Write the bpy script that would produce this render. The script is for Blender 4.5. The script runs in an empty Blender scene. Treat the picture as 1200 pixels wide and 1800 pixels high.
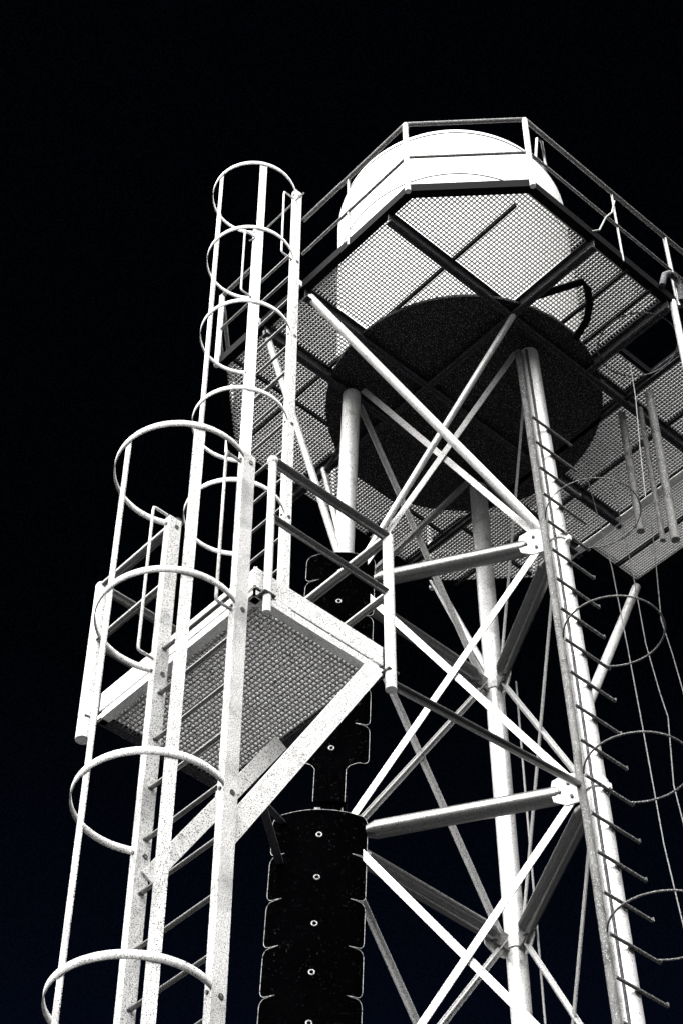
import bpy, bmesh, math, random
from mathutils import Vector as V3, Matrix
random.seed(7)
S = bpy.context.scene
COL = S.collection
R = math.radians
PI = math.pi
H = 1.6                      # eye height: ground is z=0, measured heights are above the eye

# ------------------------------------------------------------------ camera
ROT, PITCH, ROLL, FPX = 0.7321, 0.8298, 0.004, 3414.25
cr, sr = math.cos(ROT), math.sin(ROT)
r0 = V3((cr, -sr, 0)); fw = V3((sr*math.cos(PITCH), cr*math.cos(PITCH), math.sin(PITCH)))
u0 = r0.cross(fw)
rt = r0*math.cos(ROLL) + u0*math.sin(ROLL); up = u0*math.cos(ROLL) - r0*math.sin(ROLL)
cam = bpy.data.objects.new('camera', bpy.data.cameras.new('camera')); COL.objects.link(cam)
M = Matrix((rt, up, -fw)).transposed().to_4x4(); M.translation = V3((-9.201, -8.218, H))
cam.matrix_world = M
cam.data.sensor_fit = 'VERTICAL'; cam.data.sensor_height = 36; cam.data.lens = 36*FPX/1800
cam.data.clip_start = .1; cam.data.clip_end = 2000
S.camera = cam
S.render.resolution_x = 682; S.render.resolution_y = 1024

# ------------------------------------------------------------------ sun and sky
SUN_EL, SUN_AZ = R(57), R(32)           # azimuth to the left of the camera's back
back = V3((-sr, -cr, 0)); right = V3((cr, -sr, 0))
hs = back*math.cos(SUN_AZ) - right*math.sin(SUN_AZ)
to_sun = (hs*math.cos(SUN_EL) + V3((0, 0, math.sin(SUN_EL)))).normalized()
sd = bpy.data.lights.new('sun', 'SUN'); sun = bpy.data.objects.new('sun', sd); COL.objects.link(sun)
sd.energy = 5.0; sd.angle = R(100); sd.color = (1, .985, .96)
sun.rotation_euler = (-to_sun).to_track_quat('-Z', 'Y').to_euler()
sun.location = (-10, -10, 40)
W = bpy.data.worlds.new('World'); S.world = W; W.use_nodes = True
wn = W.node_tree; bg = wn.nodes['Background']
sky = wn.nodes.new('ShaderNodeTexSky'); sky.sky_type = 'NISHITA'; sky.sun_disc = False
sky.sun_elevation = SUN_EL; sky.sun_rotation = math.atan2(to_sun.x, to_sun.y)
wtc = wn.nodes.new('ShaderNodeTexCoord'); wnz = wn.nodes.new('ShaderNodeTexNoise'); wnz.inputs['Scale'].default_value = 1500; wnz.inputs['Detail'].default_value = 1
wn.links.new(wtc.outputs['Generated'], wnz.inputs['Vector'])
wmr = wn.nodes.new('ShaderNodeMapRange'); wmr.inputs['From Min'].default_value = .38; wmr.inputs['From Max'].default_value = .75; wmr.inputs['To Max'].default_value = 2.6
wn.links.new(wnz.outputs['Fac'], wmr.inputs['Value'])
wmx = wn.nodes.new('ShaderNodeVectorMath'); wmx.operation = 'SCALE'
wn.links.new(sky.outputs[0], wmx.inputs[0]); wn.links.new(wmr.outputs['Result'], wmx.inputs['Scale']); wsx = wn.nodes.new('ShaderNodeSeparateXYZ'); wn.links.new(wtc.outputs['Generated'], wsx.inputs[0])
whr = wn.nodes.new('ShaderNodeMapRange'); whr.inputs['From Min'].default_value = .68; whr.inputs['From Max'].default_value = .50
wn.links.new(wsx.outputs['Z'], whr.inputs['Value'])          # the sky's last faint blue towards the horizon
wgl = wn.nodes.new('ShaderNodeVectorMath'); wgl.operation = 'SCALE'; wgl.inputs[0].default_value = (1.2, 2.6, 9.0)
wn.links.new(whr.outputs['Result'], wgl.inputs['Scale'])
wad = wn.nodes.new('ShaderNodeVectorMath'); wad.operation = 'ADD'
wn.links.new(wmx.outputs[0], wad.inputs[0]); wn.links.new(wgl.outputs[0], wad.inputs[1]); wn.links.new(wad.outputs[0], bg.inputs[0]); bg.inputs[1].default_value = 0.00016
S.view_settings.view_transform = 'Standard'; S.view_settings.look = 'None'
S.view_settings.exposure = 1.85; S.view_settings.gamma = 1.0
S.cycles.max_bounces = 6

# ------------------------------------------------------------------ materials
def mat(name, base, speck=None, scale=70., thr=.66, rough=.6, metal=0., sheen=0., blot=0., blot_col=None, blot_scale=6., blot_thr=.55, spec=.25):
    m = bpy.data.materials.new(name); m.use_nodes = True
    n = m.node_tree; p = n.nodes['Principled BSDF']; L = n.links.new
    p.inputs['Roughness'].default_value = rough; p.inputs['Metallic'].default_value = metal
    p.inputs['Specular IOR Level'].default_value = spec
    if sheen:
        p.inputs['Sheen Weight'].default_value = sheen; p.inputs['Sheen Roughness'].default_value = .07
    tc = n.nodes.new('ShaderNodeTexCoord'); out = None
    rgb = n.nodes.new('ShaderNodeRGB'); rgb.outputs[0].default_value = (*base, 1); out = rgb.outputs[0]
    def layer(src, col, sc, t, w, amt=1., det=2.):
        nz = n.nodes.new('ShaderNodeTexNoise'); nz.inputs['Scale'].default_value = sc; nz.inputs['Detail'].default_value = det
        L(tc.outputs['Object'], nz.inputs['Vector'])
        mr = n.nodes.new('ShaderNodeMapRange'); mr.inputs['From Min'].default_value = t; mr.inputs['From Max'].default_value = t+w
        mr.inputs['To Max'].default_value = amt
        L(nz.outputs['Fac'], mr.inputs['Value'])
        mx = n.nodes.new('ShaderNodeMix'); mx.data_type = 'RGBA'
        L(mr.outputs['Result'], mx.inputs['Factor']); L(src, mx.inputs['A']); mx.inputs['B'].default_value = (*col, 1)
        return mx.outputs['Result']
    if blot: out = layer(out, blot_col, blot_scale, blot_thr, .18, blot, 4.)
    if speck: out = layer(out, speck, scale, thr, .03)
    L(out, p.inputs['Base Color'])
    return m
g = lambda v, b=1.: (v, v, v*b)
M_white = mat('galvanised_white_steel', g(.74), g(.03), 150, .58, .55, blot=.55, blot_col=g(.3), blot_scale=9, blot_thr=.56)
M_rail  = mat('speckled_ladder_steel', g(.62), g(.03), 190, .55, .55, blot=.7, blot_col=g(.26), blot_scale=4, blot_thr=.48)
M_leg   = mat('painted_leg_steel', g(.76), g(.03), 150, .59, .4, metal=.35, blot=.6, blot_col=g(.3), blot_scale=7, blot_thr=.55)
M_pipe  = mat('brace_pipe_steel', g(.20), g(.02), 150, .575, .3, metal=.88)
M_brace = mat('flat_brace_steel', g(.55), g(.03), 150, .56, .4, metal=.4)
M_tank  = mat('white_tank_paint', g(.8), g(.1), 170, .60, .5)
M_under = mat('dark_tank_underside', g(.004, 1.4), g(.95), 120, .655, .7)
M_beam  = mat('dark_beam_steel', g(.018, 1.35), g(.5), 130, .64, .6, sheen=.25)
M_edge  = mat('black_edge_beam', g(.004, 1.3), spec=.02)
M_grate = mat('grating_steel', g(.38), g(.02), 150, .58, .5)
M_mesh  = mat('lower_grating_steel', g(.38), g(.02), 120, .52, .6)
M_black = mat('matt_black_drum_plastic', g(.0004, 1.4), g(.5), 210, .735, .6, sheen=.15, spec=0.)
M_bolt  = mat('weathered_bolt', g(.04), g(.3), 60, .6, .6)
M_trim  = mat('pale_outline_trim', g(.42), g(.03), 120, .52, .5)  # pale colour stands in for the bright outline round the black guards
M_seam  = mat('dark_seam_sealant', g(.01), rough=.8, spec=.02)
M_ring  = mat('pale_ring', g(.55), g(.05), 120, .55, .5)
M_dark  = mat('dark_handrail_steel', g(.18), g(.02), 150, .57, .3, metal=.9)
M_step  = mat('dark_rung_steel', g(.06), g(.5), 140, .6, .6, sheen=.5)
M_wire  = mat('thin_wire_steel', g(.3), g(.05), 80, .6, .5)
M_cable = mat('grey_conduit', g(.11), g(.6), 130, .62, .6, blot=.8, blot_col=g(.02), blot_scale=8, blot_thr=.5)
M_ground= mat('gravel_ground', (.012, .012, .013), (.03, .03, .03), 14, .55, .9)
M_conc  = mat('footing_concrete', g(.32), g(.15), 30, .6, .9)

# ------------------------------------------------------------------ mesh helpers
def v3(p): return V3((p[0], p[1], p[2]))
def frame(d, hint=None):
    d = d.normalized(); h = V3(hint) if hint is not None else (V3((0, 0, 1)) if abs(d.z) < .95 else V3((1, 0, 0)))
    a = d.cross(h)
    if a.length < 1e-4: a = d.cross(V3((0, 1, 0)))
    a.normalize(); b = a.cross(d).normalized(); return a, b       # a = sideways, b = towards hint
def tube(bm, a, b, r, n=14, r2=None, cap=True):
    path(bm, [a, b], r, n, cap, r2)
def path(bm, pts, r, n=8, cap=True, r2=None, closed=False):
    pts = [v3(p) for p in pts]; k = len(pts); rings = []; prev = None
    for i, p in enumerate(pts):
        if closed: d = pts[(i+1) % k] - pts[i-1]
        else: d = pts[min(i+1, k-1)] - pts[max(i-1, 0)]
        d.normalize()
        if prev is None: a, b = frame(d)
        else:
            a = prev - d*prev.dot(d); a.normalize(); b = d.cross(a)*-1
            b = a.cross(d).normalized()
        prev = a
        rr = r if r2 is None else r + (r2-r)*i/(k-1)
        rings.append([bm.verts.new(p + a*rr*math.cos(t) + b*rr*math.sin(t)) for t in (2*PI*j/n for j in range(n))])
    m = k if closed else k-1
    for i in range(m):
        A, B = rings[i], rings[(i+1) % k]
        for j in range(n):
            f = bm.faces.new((A[j], A[(j+1) % n], B[(j+1) % n], B[j])); f.smooth = True
    if cap and not closed:
        for Rg, flip in ((rings[0], False), (rings[-1], True)):
            f = bm.faces.new(Rg if not flip else Rg[::-1])
            for e in f.edges: e.smooth = False
def bar(bm, a, b, w, t, hint=None, closed=False):
    """rectangular bar from a to b, w sideways, t towards hint"""
    a, b = v3(a), v3(b); s, h = frame(b-a, hint)
    vs = [bm.verts.new(p + s*x*w/2 + h*y*t/2) for p in (a, b) for x, y in ((-1, -1), (1, -1), (1, 1), (-1, 1))]
    for q in ((0, 1, 2, 3), (7, 6, 5, 4), (0, 4, 5, 1), (1, 5, 6, 2), (2, 6, 7, 3), (3, 7, 4, 0)): bm.faces.new([vs[i] for i in q])
def box(bm, lo, hi):
    x0, y0, z0 = lo; x1, y1, z1 = hi
    vs = [bm.verts.new(p) for p in ((x0, y0, z0), (x1, y0, z0), (x1, y1, z0), (x0, y1, z0), (x0, y0, z1), (x1, y0, z1), (x1, y1, z1), (x0, y1, z1))]
    for q in ((3, 2, 1, 0), (4, 5, 6, 7), (0, 1, 5, 4), (1, 2, 6, 5), (2, 3, 7, 6), (3, 0, 4, 7)): bm.faces.new([vs[i] for i in q])
def band(bm, pts, w, t, centre=None, closed=False):
    """flat strip bent along pts: w along z, t radial"""
    pts = [v3(p) for p in pts]; k = len(pts); rings = []
    for i, p in enumerate(pts):
        d = (pts[(i+1) % k]-pts[i-1]) if closed else (pts[min(i+1, k-1)]-pts[max(i-1, 0)])
        d.normalize(); s = V3((0, 0, 1)).cross(d).normalized()
        rings.append([bm.verts.new(p + s*x*t/2 + V3((0, 0, y*w/2))) for x, y in ((-1, -1), (1, -1), (1, 1), (-1, 1))])
    for i in range(k if closed else k-1):
        A, B = rings[i], rings[(i+1) % k]
        for j in range(4):
            f = bm.faces.new((A[j], A[(j+1) % 4], B[(j+1) % 4], B[j])); f.smooth = True
    if not closed: bm.faces.new(rings[0]); bm.faces.new(rings[-1][::-1])
def lathe(bm, prof, c=(0, 0), n=64, smooth=True):
    rings = []
    for r, z in prof:
        if r < 1e-5: rings.append([bm.verts.new((c[0], c[1], z))])
        else: rings.append([bm.verts.new((c[0]+r*math.cos(2*PI*j/n), c[1]+r*math.sin(2*PI*j/n), z)) for j in range(n)])
    for A, B in zip(rings, rings[1:]):
        for j in range(n):
            k = (j+1) % n
            if len(A) == 1 and len(B) == 1: continue
            if len(A) == 1: f = bm.faces.new((A[0], B[k], B[j]))
            elif len(B) == 1: f = bm.faces.new((A[j], A[k], B[0]))
            else: f = bm.faces.new((A[j], A[k], B[k], B[j]))
            f.smooth = smooth
def arc(c, r, a0, a1, n, z):
    return [(c[0]+r*math.cos(a0+(a1-a0)*i/n), c[1]+r*math.sin(a0+(a1-a0)*i/n), z) for i in range(n+1)]
def ob(name, bm, m, parent=None, angle=None):
    bmesh.ops.recalc_face_normals(bm, faces=bm.faces[:])
    if angle is not None:
        for e in bm.edges:
            if len(e.link_faces) == 2 and e.calc_face_angle(0) > angle: e.smooth = False
    me = bpy.data.meshes.new(name); bm.to_mesh(me); bm.free(); me.materials.append(m)
    o = bpy.data.objects.new(name, me); COL.objects.link(o)
    if parent is not None:
        # mesh is written in world numbers: subtract the ancestors' origins
        off = V3((0, 0, 0)); q = parent
        while q is not None: off += q.location; q = q.parent
        me.transform(Matrix.Translation(V3((0, 0, H)) - off)); o.parent = parent
    else: me.transform(Matrix.Translation(V3((0, 0, H))))
    return o
def thing(name, label, cat, loc, group=None):
    o = bpy.data.objects.new(name, None); COL.objects.link(o); o.empty_display_size = .3
    o.location = (loc[0], loc[1], loc[2]+H); o['label'] = label; o['category'] = cat
    if group: o['group'] = group
    return o
def tag(o, label, cat, group=None):
    o['label'] = label; o['category'] = cat
    if group: o['group'] = group
def BM(): return bmesh.new()

# ------------------------------------------------------------------ ground
bm = BM(); N = 48
ring0 = bm.verts.new((0, 0, -H))
pr = [ring0]
rs = (6, 15, 40, 120, 400, 1200); rings = []
for r in rs: rings.append([bm.verts.new((r*math.cos(2*PI*j/N), r*math.sin(2*PI*j/N), -H)) for j in range(N)])
for j in range(N): bm.faces.new((ring0, rings[0][j], rings[0][(j+1) % N]))
for A, B in zip(rings, rings[1:]):
    for j in range(N): bm.faces.new((A[j], B[j], B[(j+1) % N], A[(j+1) % N]))
gr = ob('ground', bm, M_ground); gr['kind'] = 'structure'

# ------------------------------------------------------------------ tower geometry (three leaning legs)
TC = (-.182, .178); A0 = R(-88.8695)
def leg(i, z):
    r = 1.2053 - .0325918*(z-9.3762); a = A0 + i*2*PI/3
    return V3((TC[0]+r*math.cos(a), TC[1]+r*math.sin(a), z))
ZL = [-1.6+.14, 1.04, 3.82, 6.60, 9.38, 12.16, 14.9]
LR = .088
tower = thing('steel_tower', 'three-legged white tubular steel tower with crossed braces under the round tank', 'tower', (TC[0], TC[1], -H))
LEGS = []
for i in range(3):
    bm = BM(); tube(bm, leg(i, -H+.02), leg(i, 14.86), LR, 28)
    L_ = ob('leg', bm, M_leg, tower); LEGS.append(L_)
    bm = BM(); p = leg(i, -H+.02)
    box(bm, (p.x-.22, p.y-.22, -H+.1), (p.x+.22, p.y+.22, -H+.13))
    ob('base_plate', bm, M_white, L_)
def off(i, j, z, d):
    """point on leg i at height z moved d towards leg j"""
    a = leg(i, z); b = leg(j, z); return a + (b-a).normalized()*d
pairs = ((0, 1), (1, 2), (2, 0))
for k, z in enumerate(ZL[1:6]):
    for i, j in pairs:
        bm = BM()
        a = off(i, j, z, .30 if i != 2 else .37); b = off(j, i, z, .30 if j != 2 else .37)
        tube(bm, a, b, .074, 24)
        for e, s in ((a, 1), (b, -1)):           # pinched pipe ends
            d = (b-a).normalized()*s
            tube(bm, e, e-d*.07, .074, 24, .05)
        o = ob('horizontal_pipe', bm, M_pipe, tower)
        for e, s, q in ((a, 1, i), (b, -1, j)):
            bm = BM()
            d = (b-a).normalized()*s
            bar(bm, e-d*.02, e-d*.26, .012, .16 if q != 2 else .10)
            ob('end_plate', bm, M_black if q == 2 else M_cable if q == 1 else M_white, o)
# crossed flat braces on each face, one a little outside the other
for k in range(1, 6):
    z0, z1 = ZL[k-1] if k > 1 else ZL[0], ZL[k]
for k in range(0, 6):
    z0, z1 = ZL[k], ZL[k+1]
    for i, j in pairs:
        mid = (leg(i, (z0+z1)/2)+leg(j, (z0+z1)/2))/2; outw = (mid - V3((TC[0], TC[1], mid.z))).normalized()
        for (a, b, s) in ((i, j, .012), (j, i, -.012)):
            bm = BM(); w = .062
            P = off(a, b, z0 + .02, .12) + outw*(s+.03); Q = off(b, a, z1 - .02, .12) + outw*(s+.03)
            bar(bm, P, Q, w, .010, outw)
            if (a, b) != (1, 0): bar(bm, P+V3((0, 0, 0))-outw*.02+V3((0, 0, .026)), Q-outw*.02+V3((0, 0, .026)), .008, .035, outw)
            ob('cross_brace', bm, M_brace, tower)
# gusset plates with bolts
for k in (1, 2, 3, 4, 5):
    for i in range(3):
        for j in [x for x in range(3) if x != i and i != 2]:
            z = ZL[k]; d = (leg(j, z)-leg(i, z)).normalized()
            bm = BM(); c = leg(i, z)+d*(LR+.11); n_ = d.cross(V3((0, 0, 1)))
            mid = (leg(i, z)+leg(j, z))/2; outw = (mid-V3((TC[0], TC[1], z))).normalized()
            c = c + outw*.052
            prof = [(-.14, -.05), (-.11, -.13), (.02, -.15), (.12, -.10), (.14, 0), (.12, .10), (.02, .15), (-.11, .13), (-.14, .05)]
            f1 = [bm.verts.new(c + d*x + V3((0, 0, y)) + outw*.006) for x, y in prof]
            f2 = [bm.verts.new(c + d*x + V3((0, 0, y)) - outw*.006) for x, y in prof]
            bm.faces.new(f1); bm.faces.new(f2[::-1])
            for q in range(len(prof)): bm.faces.new((f1[q], f1[(q+1) % len(prof)], f2[(q+1) % len(prof)], f2[q]))
            gp = ob('gusset_plate', bm, M_white, tower)
            for x, y in ((.0, .05), (.07, -.02), (-.02, -.08)):
                e = c + d*x + V3((0, 0, y)) + outw*.006
                bm = BM(); tube(bm, e, e+outw*.018, .014, 6)
                ob('bolt', bm, M_bolt, gp)
# clamp collars round the legs at the nodes
for k in (2, 3, 4, 5):
    for i in range(3):
        z = ZL[k]; bm = BM(); a = leg(i, z-.05); b = leg(i, z+.05)
        tube(bm, a, b, LR+.014, 28); 
        d = (a - V3((TC[0], TC[1], a.z))).normalized()
        bar(bm, a+d*(LR+.0), a+d*(LR+.05)+V3((0, 0, 0)), .03, .05)
        ob('collar', bm, M_white, tower)
# knee struts from the legs up to the platform
def strut(a, b, r=.036, m=M_leg, name='knee_strut'):
    bm = BM(); tube(bm, a, b, r, 16); return ob(name, bm, m, tower)
Rn, Mn, Ln = (leg(0, 12.2), leg(1, 12.2), leg(2, 12.3))
strut(off(0, 2, 12.25, .08), (-2.14, .10, 14.93), .042)
strut(off(2, 0, 12.25, .08), (-.60, -1.07, 14.87), .030)
strut(off(2, 1, 12.35, .02), (-2.17, .70, 14.95), .034)
strut(off(2, 1, 12.45, .05), (-.60, 1.63, 14.93), .030)
strut(off(1, 2, 12.30, .05), (1.36, 2.02, 14.95), .030)
strut(off(0, 1, 10.15, .04), (3.02, .62, 14.93), .046)
bm = BM(); bar(bm, off(1, 2, 12.2, .10), (1.28, 2.02, 14.9), .03, .008); ob('knee_strut', bm, M_brace, tower)
strut((-.60, 1.62, 14.84), (-.9, .72, 14.84), .022, M_beam)

# grey conduit clipped down the near leg
bm = BM(); pts = []
for z in (1.0, 4, 6.5, 9.1, 9.38, 9.7, 12, 12.4, 13.6, 14.8):
    p = leg(0, z); o_ = .0 if z < 9.2 or z > 9.6 else -.02
    pts.append((p.x-.135+o_, p.y+.02, z))
path(bm, pts, .033, 14)
cd = ob('conduit', bm, M_cable)
tag(cd, 'mottled grey conduit running down beside the tower leg with the step rungs', 'conduit')
bm = BM(); path(bm, [(leg(0, z).x-.095, leg(0, z).y-.05, z) for z in (1., 9.2, 9.6, 14.8)], .012, 8)
tag(ob('cable', bm, M_beam), 'thin dark cable squeezed between the near leg and its grey conduit', 'cable')

# ------------------------------------------------------------------ tank
DC = (-.105, .094)
tank = thing('water_tank', 'big round white tank with a flat dark underside on top of the tower', 'tank', (DC[0], DC[1], 14.93))
bm = BM(); TR = 1.262
lathe(bm, [(TR, 14.97), (TR, 18.04), (TR-.02, 18.12), (TR-.07, 18.17)], DC, 128)
ob('shell', bm, M_tank, tank, R(25))
bm = BM(); lathe(bm, [(TR-.07, 18.17), (.9, 18.28), (.5, 18.36), (.15, 18.40), (0, 18.405)], DC, 96); rf = ob('roof', bm, M_tank, tank)
for z in (17.22, 18.02):
    bm = BM(); lathe(bm, [(TR-.004, z), (TR+.004, z), (TR+.004, z+.014), (TR-.004, z+.014)], DC, 128); ob('seam', bm, M_seam, tank, R(30))
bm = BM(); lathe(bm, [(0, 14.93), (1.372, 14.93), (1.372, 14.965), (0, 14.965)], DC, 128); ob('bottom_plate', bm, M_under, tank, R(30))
bm = BM(); path(bm, [(.25, -.92, 18.05), (.26, -.92, 18.75), (.32, -.92, 19.2), (.40, -.92, 19.22), (.42, -.92, 18.7)], .018, 8); ob('vent_pipe', bm, M_dark, tank)
# ------------------------------------------------------------------ upper platform
PA, PB, PC = 2.2333, 2.1489, .796
OCT = [(-PA, -PB+PC), (-PA, PB-PC), (-PA+PC, PB), (PA-PC, PB), (PA, PB-PC), (PA, -PB+PC), (PA-PC, -PB), (-PA+PC, -PB)]
upl = thing('walkway_platform', 'eight-sided grating walkway platform with handrails round the foot of the tank', 'platform', (0, 0, 15))
def clip(poly, ax, val, lo, hi):
    """interval of the line x[ax]=val inside a convex polygon, cut to lo..hi"""
    t = []
    for k in range(len(poly)):
        p, q = poly[k], poly[(k+1) % len(poly)]
        if (p[ax]-val)*(q[ax]-val) < 0:
            s = (val-p[ax])/(q[ax]-p[ax]); t.append(p[1-ax]+s*(q[1-ax]-p[1-ax]))
    if len(t) < 2: return None
    a, b = max(min(t), lo), min(max(t), hi)
    return (a, b) if b-a > .01 else None
HATCH = (.45, .98, -2.10, -1.43)
def grating(poly, x0, x1, y0, y1, z0, z1, pitch, th, hole=None, disc=None, cross=None):
    bm = BM()
    for ax, lo, hi, l2, h2 in ((0, x0, x1, y0, y1), (1, y0, y1, x0, x1)):
        k0 = math.ceil(lo/pitch); 
        za, zb = (z0, z1) if ax == 0 else (z0+(z1-z0)*.3, z1-.001)
        k = k0
        while k*pitch < hi:
            v = k*pitch; k += 1
            iv = clip(poly, ax, v, l2, h2)
            if iv is None: continue
            segs = [iv]
            if hole:
                ha, hb, hc, hd = hole if ax == 0 else (hole[2], hole[3], hole[0], hole[1])
                if ha < v < hb:
                    segs = [(a, b) for a, b in ((iv[0], min(iv[1], hc)), (max(iv[0], hd), iv[1])) if b-a > .01]
            if disc:
                cx = disc[0] if ax == 0 else disc[1]; cy = disc[1] if ax == 0 else disc[0]; q = disc[2]**2-(v-cx)**2
                if q > 0:
                    q = math.sqrt(q); ns = []
                    for a, b in segs:
                        for c_, d_ in ((a, min(b, cy-q)), (max(a, cy+q), b)):
                            if d_-c_ > .01: ns.append((c_, d_))
                    segs = ns
            for a, b in segs:
                if ax == 0: box(bm, (v-th/2, a, za), (v+th/2, b, zb))
                else: box(bm, (a, v-th/2, za), (b, v+th/2, zb))
    return bm
gx = (-2.2, -.6, .43, 1.0, 2.2); gy = (-2.12, -1.05, .10, .68, 2.12)
INN = [(x*.985, y*.985) for x, y in OCT]
for i in range(4):
    for j in range(4):
        bm = grating(INN, gx[i]+.03, gx[i+1]-.03, gy[j]+.03, gy[j+1]-.03, 15.03, 15.047, .0365, .0105, HATCH, (DC[0], DC[1], TR-.02))
        if len(bm.verts): ob('grating_panel', bm, M_grate, upl)
        else: bm.free()
# edge beams (C section: web outside, flange below)
def edge(p, q, m=M_edge, zb=15.0, zt=15.11, fl=.07, par=upl, name='edge_beam', mid=(0, 0)):
    p = V3((p[0], p[1], 0)); q = V3((q[0], q[1], 0)); d = (q-p).normalized(); n_ = V3((-d.y, d.x, 0))
    if n_.dot((p+q)/2-V3((mid[0], mid[1], 0))) > 0: n_ = -n_
    bm = BM(); zz = V3((0, 0, 1))
    a, b = p, q
    bar(bm, a+n_*.006+zz*(zb+zt)/2, b+n_*.006+zz*(zb+zt)/2, .012, zt-zb)
    bar(bm, a+n_*(fl/2+.012)+zz*(zb+.006), b+n_*(fl/2+.012)+zz*(zb+.006), fl, .012)
    bar(bm, a+n_*(fl/2+.012)+zz*(zt-.006), b+n_*(fl/2+.012)+zz*(zt-.006), fl, .012)
    return ob(name, bm, m, par)
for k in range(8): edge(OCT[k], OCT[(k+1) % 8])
# joists under the grating
def joist(a, b, z=14.86, h=.155, w=.07, par=upl, m=M_beam, name='joist'):
    bm = BM(); A = V3((a[0], a[1], z+h/2)); B = V3((b[0], b[1], z+h/2))
    d = (B-A).normalized(); s = V3((-d.y, d.x, 0)); zz = V3((0, 0, 1))
    bar(bm, A, B, .012, h); bar(bm, A-zz*(h/2-.005), B-zz*(h/2-.005), w, .010); bar(bm, A+zz*(h/2-.005), B+zz*(h/2-.005), w, .010)
    return ob(name, bm, m, par)
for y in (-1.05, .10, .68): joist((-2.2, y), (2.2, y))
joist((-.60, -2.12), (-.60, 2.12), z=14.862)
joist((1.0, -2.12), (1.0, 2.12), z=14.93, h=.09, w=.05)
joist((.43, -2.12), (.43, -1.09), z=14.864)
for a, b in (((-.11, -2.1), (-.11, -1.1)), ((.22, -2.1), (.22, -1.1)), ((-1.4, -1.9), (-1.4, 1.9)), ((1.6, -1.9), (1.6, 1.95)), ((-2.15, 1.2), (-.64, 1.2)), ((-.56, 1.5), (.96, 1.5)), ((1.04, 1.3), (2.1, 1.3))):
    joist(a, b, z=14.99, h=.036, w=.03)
# hatch frame
edge((HATCH[0], HATCH[3]), (HATCH[1], HATCH[3]), zb=14.97, zt=15.06, fl=.03, mid=(.7, 0), name='hatch_frame')
edge((HATCH[1], HATCH[2]), (HATCH[1], HATCH[3]), zb=14.97, zt=15.06, fl=.03, mid=(2, -1.7), name='hatch_frame')
# railing
def rail_run(pts, z, r, m=M_dark, par=upl, name='handrail'):
    bm = BM(); path(bm, [(p[0], p[1], z) for p in pts], r, 10); return ob(name, bm, m, par)
def post(p, z0, z1, r=.026, m=M_white, par=upl, name='railing_post', outw=None):
    bm = BM(); tube(bm, (p[0], p[1], z0), (p[0], p[1], z1), r, 12); return ob(name, bm, m, par)
OR_ = [(x*1.003, y*1.003) for x, y in OCT]
LV0, LV1 = .13, .73
seq = [(-PA-.005, LV0-.02)] + [OR_[0], OR_[7], OR_[6], OR_[5]] + [(PA, -.95)]
seq2 = [(-PA-.005, LV1+.03)] + [OR_[1], OR_[2], OR_[3], OR_[4], (PA, .70)]
for z, r in ((16.13, .024), (15.55, .016)):
    rail_run(seq, z, r, M_step); rail_run(seq2, z, r, M_step)
for k in (0, 7, 6, 5, 1, 2, 3, 4): post(OR_[k], 14.98, 16.12, .028)
post((-.22, -PB), 14.98, 16.12, .012, M_dark); post((.56, -PB), 14.98, 16.12, .024, M_dark)
post((-PA, -.55), 15.0, 16.12, .016, M_dark)
post((0, PB), 15.0, 16.12, .02); post((1.5, -2.02), 15.0, 16.12, .02)
# white upright hanging at the hatch
post((.50, -2.13), 13.7, 15.02, .034, M_leg, name='hatch_stanchion')
bm = BM(); path(bm, [(-.22, -PB-.02, 15.97), (-.34, -PB-.05, 15.62), (-.41, -PB-.02, 15.50), (-.52, -PB, 15.2), (-.64, -PB, 15.06)], .009, 6); ob('tie_wire', bm, M_wire, upl)
bm = BM(); path(bm, [(.30, -PB-.03, 15.05), (.33, -PB-.06, 15.22), (.42, -PB-.06, 15.33), (.52, -PB-.05, 15.36), (.58, -PB-.05, 15.28), (.57, -PB-.03, 15.05)], .032, 10); ob('hose_loop', bm, M_beam, upl)
bm = BM(); path(bm, [(-.58, -1.30, 14.94), (-.36, -1.75, 14.94), (-.26, -1.72, 14.94), (-.12, -1.62, 14.94), (.0, -1.47, 14.94), (.08, -1.25, 14.94)], .036, 10); ob('curved_stiffener', bm, M_edge, upl)
# landing extension beyond the far right edge
EX = [(2.27, .66), (3.07, .66), (3.07, -1.9), (2.27, -1.9)]
bm = grating(EX, 2.29, 3.05, -1.88, .64, 15.03, 15.046, .030, .0075); ob('grating_panel', bm, M_grate, upl)
for k in ((0, 1), (1, 2), (2, 3)): edge(EX[k[0]], EX[k[1]], mid=(2.6, -.6), zb=14.98, zt=15.11)
joist((2.68, -1.85), (2.68, .62), z=14.985, h=.045, w=.03)
bm = BM(); path(bm, [(1.72, .93, 14.9), (1.95, .93, 14.9), (2.08, .88, 14.9), (2.13, .78, 14.9), (2.14, .4, 14.9), (2.14, -2.2, 14.9)], .042, 16)
tag(ob('drain_pipe', bm, M_leg), 'bright white bent pipe slung under the right edge of the walkway', 'pipe')
for n_, (x, y, z0, r, lab) in enumerate(((1.05, -.95, 13.15, .038, 'grey pipe hanging under the walkway, nearest the tank of three'), (1.13, -1.12, 12.95, .026, 'thinnest and middle of the three grey pipes hanging under the walkway'), (1.05, -1.31, 12.75, .042, 'longest grey pipe hanging under the walkway, beside the hatch'))):
    bm = BM(); path(bm, [(x, y, z0), (x, y, z0+.02), (x, y, 14.85)], r, 14)
    tag(ob('hanging_pipe', bm, M_cable), lab, 'pipe', 'pipes hanging under the walkway')

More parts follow.
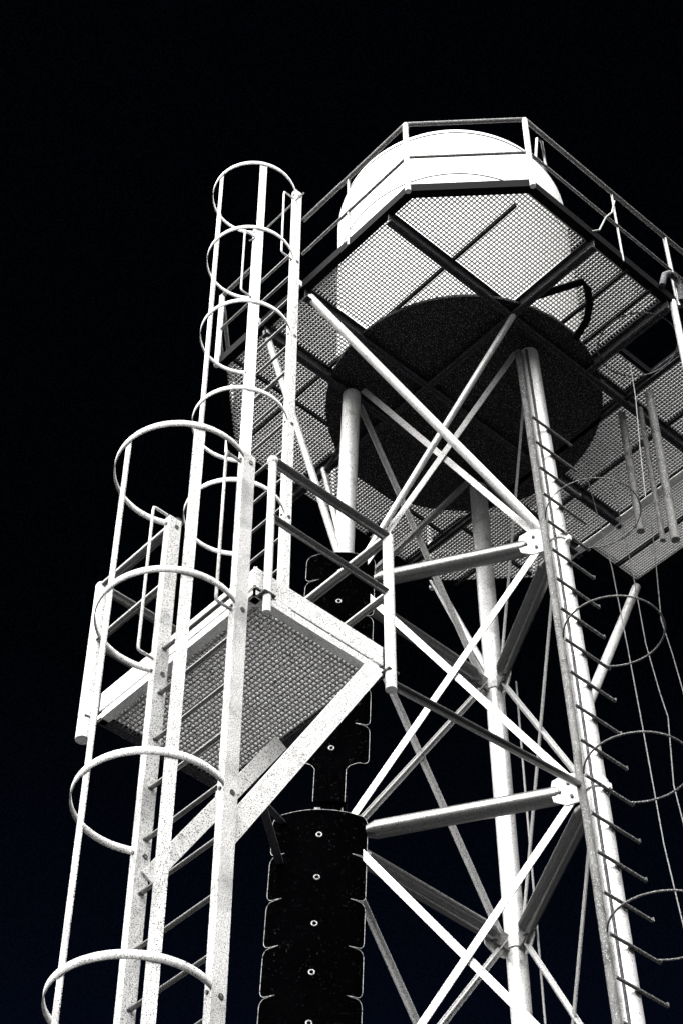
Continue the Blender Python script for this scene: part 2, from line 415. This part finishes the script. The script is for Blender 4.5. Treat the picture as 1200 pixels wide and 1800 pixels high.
# ------------------------------------------------------------------ caged ladders
def caged_ladder(t, u, va, vb, z0, z1, hoops, cc, cr_, straps, rungs, rw, grips, steel):
    """rails at x=u, y=va (near) and vb (far); hoops reach out towards -x"""
    for v in (va, vb):
        bm = BM(); box(bm, (u-rw[0]/2, v-rw[1]/2, z0), (u+rw[0]/2, v+rw[1]/2, z1))
        bmesh.ops.bevel(bm, geom=bm.edges[:], offset=.004, segments=1, affect='EDGES')
        rl = ob('rail', bm, steel, t)
        for z in hoops:
            bm = BM(); tube(bm, (u-rw[0]/2-.008, v, z-.03), (u-rw[0]/2+.001, v, z-.03), .012, 6); ob('bolt', bm, M_bolt, rl)
            bm = BM(); tube(bm, (u+.01, v-rw[1]/2-.005, z-.04), (u+.01, v-rw[1]/2+.001, z-.04), .017, 10); ob('bolt', bm, M_bolt, rl)
        if v == vb:
            for z in rungs:
                bm = BM(); tube(bm, (u-.005, v-rw[1]/2-.003, z-.01), (u-.005, v-rw[1]/2+.001, z-.01), .011, 8); ob('weld', bm, M_bolt, rl)
    for z in rungs:
        bm = BM(); tube(bm, (u+.01, va+rw[1]/2, z), (u+.01, vb-rw[1]/2, z), .0145, 12); ob('rung', bm, M_dark, t)
    a0 = math.atan2(va-cc[1], u-cc[0]); a1 = math.atan2(vb-cc[1], u-cc[0])
    for z in hoops:
        bm = BM(); band(bm, arc(cc, cr_, a0, a1-2*PI, 56, z), .05, .007); ob('hoop', bm, steel, t)
    for px, py in straps:
        d = V3((px-cc[0], py-cc[1], 0)).normalized(); p = V3((cc[0], cc[1], 0)) + d*(cr_-.010)
        bm = BM(); bar(bm, p+V3((0, 0, straps_z[0])), p+V3((0, 0, hoops[0]+.03)), .07 if py < cc[1]-.2 else .05, .007, d); ob('cage_strap', bm, steel, t)
    for v, z_hi, z_lo in grips:
        bm = BM(); x = u-.165
        path(bm, [(u-rw[0]/2, v, z_hi), (x+.02, v, z_hi), (x+.004, v, z_hi-.006), (x, v, z_hi-.03), (x, v, z_lo+.03), (x+.004, v, z_lo+.006), (x+.02, v, z_lo), (u-rw[0]/2, v, z_lo)], .010, 8)
        ob('grab_handle', bm, steel, t)
# near ladder, ground to the small platform
lad1 = thing('caged_ladder', 'nearer, lower caged ladder rising past the small landing platform, left', 'ladder', (-4.29, -1.5, -H), 'caged access ladders')
straps_z = (2.2, 9.2)
rz = [6.657-.361*k for k in range(23)] + [7.02, 7.38, 7.74, 8.1]
rz = [z for z in rz if z > -H+.25]
caged_ladder(lad1, -4.295, -1.872, -1.132, -H+.02, 9.26, [9.22, 7.93, 6.58, 5.33, 4.08, 2.85], (-4.515, -1.502), .43,
             ((-4.686, -1.888), (-4.954, -1.494), (-4.711, -1.116)), sorted(rz), (.10, .055), ((-1.132, 9.27, 8.0), (-1.872, 9.17, 7.87)), M_rail)
lad2 = thing('caged_ladder', 'farther, upper caged ladder reaching above the round walkway edge', 'ladder', (-2.31, .43, 10.45), 'caged access ladders')
straps_z = (11.7, 16.5)
rz = [10.83+.3655*k for k in range(14)]
caged_ladder(lad2, -2.315, .13, .73, 10.5, 16.56, [16.51, 15.39, 14.22, 12.97, 11.78], (-2.61, .435), .416,
             ((-2.777, .114), (-3.036, .455), (-2.752, .843)), rz, (.085, .06), ((.13, 16.42, 15.38), (.73, 16.4, 15.38)), M_white)
for v in (.13, .73):                                   # brackets to the walkway edge
    bm = BM(); bar(bm, (-2.28, v, 15.06), (-2.228, v, 15.06), .05, .08); ob('bracket', bm, M_white, lad2)
    bm = BM(); bar(bm, (-2.28, v, 10.6), (-2.0, v, 10.6), .03, .03); ob('bracket', bm, M_beam, lad2)
bm = BM(); path(bm, [(-2.35, -.02, 16.36), (-2.35, .7, 16.36), (-2.38, .78, 16.36)], .009, 6); ob('safety_chain', bm, M_wire, lad2)

# ------------------------------------------------------------------ lower platform
LX0, LX1, LY0, LY1, LZ = -4.12, -3.05, -1.79, -.235, 8.205
lpl = thing('landing_platform', 'small rectangular landing platform with white toe boards and dark handrails', 'platform', ((LX0+LX1)/2, (LY0+LY1)/2, LZ))
RECT = [(LX0, LY0), (LX1, LY0), (LX1, LY1), (LX0, LY1)]
bm = grating(RECT, LX0+.02, LX1-.02, LY0+.02, LY1-.02, LZ+.03, LZ+.062, .034, .009); ob('grating_panel', bm, M_mesh, lpl)
for a, b, m in ((0, 1, M_white), (3, 0, M_white), (1, 2, M_beam), (2, 3, M_beam)):
    edge(RECT[a], RECT[b], m, LZ, LZ+.060, .05, lpl, 'edge_beam', ((LX0+LX1)/2, (LY0+LY1)/2))
    P, Q = RECT[a], RECT[b]; c = V3(((LX0+LX1)/2, (LY0+LY1)/2, 0)); n_ = ((V3((P[0], P[1], 0))+V3((Q[0], Q[1], 0)))/2-c).normalized()
    bm = BM(); bar(bm, V3((P[0], P[1], LZ+.170))-n_*.012, V3((Q[0], Q[1], LZ+.170))-n_*.012, .008, .158)
    ob('toe_board', bm, m, lpl)
PR = .034
zt, zm = LZ+1.225, LZ+.70
c4 = {'C': (LX1-.0, LY0-.045), 'B': (LX0+.065, LY0-.045), 'A': (LX0-.05, LY1+.05), 'D': (LX1+.0, LY1+.045)}
for k, (p, r) in {'C': (c4['C'], .036), 'B': (c4['B'], .026), 'A': (c4['A'], .046), 'D': (c4['D'], .034)}.items():
    bm = BM(); tube(bm, (p[0], p[1], LZ-.14 if k != 'D' else LZ), (p[0], p[1], zt-.0), r, 18); pl = ob('railing_post', bm, M_white, lpl)
    bm = BM(); box(bm, (p[0]-.045, p[1]-.03, LZ+.0), (p[0]+.045, p[1]+.05, LZ+.012)) if k in 'CB' else box(bm, (p[0]-.03, p[1]-.05, LZ+.02), (p[0]+.05, p[1]+.03, LZ+.03)); ob('post_clip', bm, M_bolt, pl)
for z, r in ((zt, PR), (zm, .026)):
    for a, b in (('B', 'C'), ('C', 'D'), ('D', 'A')):
        bm = BM(); tube(bm, (*c4[a], z), (*c4[b], z), r, 16); ob('handrail', bm, M_dark, lpl)
    bm = BM(); tube(bm, (*c4['A'], z), (c4['A'][0], -1.02, z), r, 16); ob('handrail', bm, M_dark, lpl)
for k in 'ABCD':
    bm = BM(); bmesh.ops.create_uvsphere(bm, u_segments=16, v_segments=10, radius=.038 if k != 'A' else .048, matrix=Matrix.Translation((*c4[k], zt-.004)))
    for f in bm.faces: f.smooth = True
    ob('elbow', bm, M_white, lpl)
# supports
bm = BM(); bar(bm, (-3.18, -1.835, LZ-.03), (-4.262, -1.835, 6.30), .012, .125, (1, 0, -.8)); bar(bm, (-3.18, -1.805, LZ-.03), (-4.262, -1.805, 6.30), .05, .012, (1, 0, -.8)); ob('support_brace', bm, M_white, lpl)
bm = BM(); bar(bm, (-3.36, -1.17, LZ-.32), (-4.262, -1.17, 6.40), .012, .10, (1, 0, -.8)); bar(bm, (-3.36, -1.14, LZ-.32), (-4.262, -1.14, 6.40), .05, .012, (1, 0, -.8)); ob('support_brace', bm, M_white, lpl)
bm = BM(); tube(bm, (LX1+.02, LY0-.04, LZ-.08), off(0, 2, 9.38, .10)+V3((-.1, -.06, -.03)), .030, 16); ob('tie_pipe', bm, M_dark, lpl)
for dz, y in ((.36, -.42), (-.06, -.50)):
    bm = BM(); q = leg(2, 9.15+dz) - V3((.746, -.666, 0))*.36; bar(bm, (LX1+.03, y, LZ-.01), q, .06, .012); ob('tie_bar', bm, M_beam, lpl)

# ------------------------------------------------------------------ black scalloped guards clamped on the left leg
GD = V3((-.666, -.746, 0)); GS = V3((.746, -.666, 0))
def guard(bounds, w, front, lat, label, neck=None, RC=.65):
    """curved black sheet with rounded lobes between the z values in bounds and an added pale trim imitating a bright rim outline"""
    zt_ = bounds[0]
    t = thing('leg_guard', label, 'guard', (leg(2, bounds[-1]).x, leg(2, bounds[-1]).y, bounds[-1]), 'black guards on the tower leg')
    def P(x, z, dr=0.):
        L_ = leg(2, z); a = x/RC; o_ = front - (RC)*(1-math.cos(a)) - dr*math.cos(a)
        return V3((L_.x, L_.y, z)) + GD*o_ + GS*((RC-dr)*math.sin(a) + lat)
    rows = []
    k = .065
    for i, (t1, t0) in enumerate(zip(bounds, bounds[1:])):
        hh = t1-t0
        d_ = [0, .0035, .007, .010, .016, .026, .04, k]
        ds = d_ + [hh/2] + [hh-x for x in reversed(d_)]
        for q in ds:
            e = min(q, hh-q)
            endtop = (i == 0 and q < hh/2); endbot = (neck and i == len(bounds)-2 and q > hh/2)
            if e >= k: h = w
            else:
                h = w-k+math.sqrt(max(0, k*k-(k-e)**2))
                if not endtop and not endbot: h = min(h, w - .125 + e*12) if e < .009 else h
            if endtop and q == 0: h = w-k
            rows.append((t1-q, h))
    if neck:
        z0 = bounds[-1]; rows = rows[:-1]
        for x, dz in ((w-k-.02, 0), (neck[0]+.08, -.012), (neck[0]+.03, -.045), (neck[0], -.09)): rows.append((z0+dz, x))
        rows.append((neck[1], neck[0]))
    N_ = 16; bm = BM(); F, B = [], []
    for z, h in rows:
        F.append([bm.verts.new(P(-h+2*h*j/N_, z)) for j in range(N_+1)])
        B.append([bm.verts.new(P(-h+2*h*j/N_, z, .02)) for j in range(N_+1)])
    for r in range(len(rows)-1):
        for j in range(N_):
            f = bm.faces.new((F[r][j], F[r][j+1], F[r+1][j+1], F[r+1][j])); f.smooth = True
            bm.faces.new((B[r][j], B[r+1][j], B[r+1][j+1], B[r][j+1]))
        bm.faces.new((F[r][0], F[r+1][0], B[r+1][0], B[r][0])); bm.faces.new((F[r][-1], B[r][-1], B[r+1][-1], F[r+1][-1]))
    for r in (0, -1):
        for j in range(N_): bm.faces.new((F[r][j], B[r][j], B[r][j+1], F[r][j+1]))
    pn = ob('panel', bm, M_black, t, R(40))
    out = [P(h, z, -.001) for z, h in rows]; lef = [P(-h, z, -.001) for z, h in rows]
    top = [P(-rows[0][1]+2*rows[0][1]*j/16, rows[0][0], -.001) for j in range(17)]
    bm = BM(); path(bm, lef[::-1] + top[1:-1] + out, .0024, 6); ob('outline_trim', bm, M_trim, pn)  # thin trim added only to draw the guard's bright outline
    for n_, (t1, t0) in enumerate(zip(bounds, bounds[1:])):
        zc = (t1+t0)/2-.055 if not neck else (t1+t0)/2-.09; c = P(.0, zc, -.006)
        bm = BM(); path(bm, [c+GS*.020*math.cos(2*PI*q/20)+V3((0, 0, .020*math.sin(2*PI*q/20))) for q in range(20)], .005, 8, closed=True)
        ob('ring', bm, M_ring, pn)
    return t
guard([9.50, 9.115, 8.698, 8.278, 7.857, 7.437, 7.017, 6.6, 6.18, 5.76], .388, .20, -.078, 'lower scalloped black guard panel with a column of small pale rings, left leg')
guard([12.44, 12.117, 11.70, 11.28, 10.865, 10.448, 10.04], .312, .16, -.02, 'upper scalloped black guard panel behind the landing, narrowing to a neck below', neck=(.125, 9.62))
bm = BM(); tube(bm, leg(2, 9.46), leg(2, 12.38), .118, 28); sl_ = ob('sleeve', bm, M_black, tower)
bm = BM(); c = leg(2, 9.60)+GD*.06-GS*.03; bar(bm, c-GS*.10, c+GS*.12, .03, .05, GD); ob('clamp', bm, M_white, sl_)

# ------------------------------------------------------------------ step rungs and safety hoops on the near leg
stp = thing('step_ladder', 'row of step rungs with thin round safety hoops on the right tower leg', 'ladder', (leg(0, 2).x, leg(0, 2).y-.1, 2.0))
k = 0; z = 7.525-.357*14
while z < 13.9:
    c = leg(0, z); y = c.y-LR-.02
    hz = abs(((z-7.885)/1.43) - round((z-7.885)/1.43)) < .1
    bm = BM(); tube(bm, (c.x-.24, y, z), (c.x+.285, y, z), .0135, 10)
    if not hz: tube(bm, (c.x+.285, y, z-.0), (c.x+.285, y, z+.03), .010, 8)
    rg = ob('rung', bm, M_step, stp)
    bm = BM(); tube(bm, (c.x, y+.012, z-.01), (c.x, y+.03, z-.01), .03, 8); ob('weld', bm, M_bolt, rg)
    if hz and z < 13.3:
        cy = y-.315; rr = math.hypot(.25, .315)
        a0 = math.atan2(.315, -.25); a1 = math.atan2(.315, .25)
        bm = BM(); path(bm, arc((c.x-.01, cy), rr, a0, a1+2*PI, 48, z+.004), .008 if z < 11.5 else .0055, 8); ob('safety_hoop', bm, M_step, stp)
    z += .357
for z in (14.9,):
    c = leg(0, z); y = c.y-LR-.02; cy = y-.56; rr = .385
    bm = BM(); path(bm, arc((c.x+.72, cy-.1), rr, 0, 2*PI, 48, z), .007, 8); ob('safety_hoop', bm, M_step, stp)

# ------------------------------------------------------------------ hanging wires
def wire(pts, r, label, m=M_wire):
    bm = BM(); path(bm, pts, r, 6); o = ob('hanging_wire', bm, m); tag(o, label, 'wire', 'wires hanging from the walkway'); return o
wire([(1.30, -.2, 14.98), (1.42, -.2, 14.3), (1.539, -.2, 13.56), (1.60, -.2, 12.6), (1.647, -.2, 11.716), (1.71, -.2, 10.305), (1.809, -.2, 9.526), (1.9, -.2, 8.5), (1.95, -.2, 5)], .006, 'hanging wire leftmost of the three outside the step rungs')
wire([(1.75, -.2, 14.98), (1.862, -.2, 13.786), (1.895, -.2, 12.784), (2.0, -.2, 12.2), (2.062, -.2, 11.964), (1.983, -.2, 11.111), (2.037, -.2, 10.712), (2.1, -.2, 9.5), (2.1, -.2, 5)], .006, 'kinked hanging wire between the two others at the right edge')
wire([(2.33, -.2, 14.98), (2.267, -.2, 14.033), (2.206, -.2, 13.306), (2.30, -.2, 12.9), (2.371, -.2, 12.456), (2.45, -.2, 11), (2.5, -.2, 5)], .006, 'hanging wire rightmost of the three, leaving the frame soonest')
wire([(.40, -1.6, 14.5), (.42, -1.58, 14.0), (.47, -1.5, 13.4), (.5, -1.45, 12.8)], .005, 'short thin wire dangling below the dark tank underside')
wire([(leg(1, 12.1).x+.02, leg(1, 12.1).y-.25, z) for z in (12.1, 9, 6, 1)], .010, 'straight thin wire running down inside the tower near its back leg')
# tower footings
for i in range(3):
    p = leg(i, -H)
    bm = BM(); box(bm, (p.x-.45, p.y-.45, -H-.3), (p.x+.45, p.y+.45, -H+.10)); bmesh.ops.bevel(bm, geom=bm.edges[:], offset=.03, segments=2, affect='EDGES')
    tag(ob('concrete_footing', bm, M_conc), ('square concrete footing under the right leg with step rungs', 'square concrete footing under the back leg of the tower', 'square concrete footing under the left leg below the drums')[i], 'footing', 'footings of the tower')
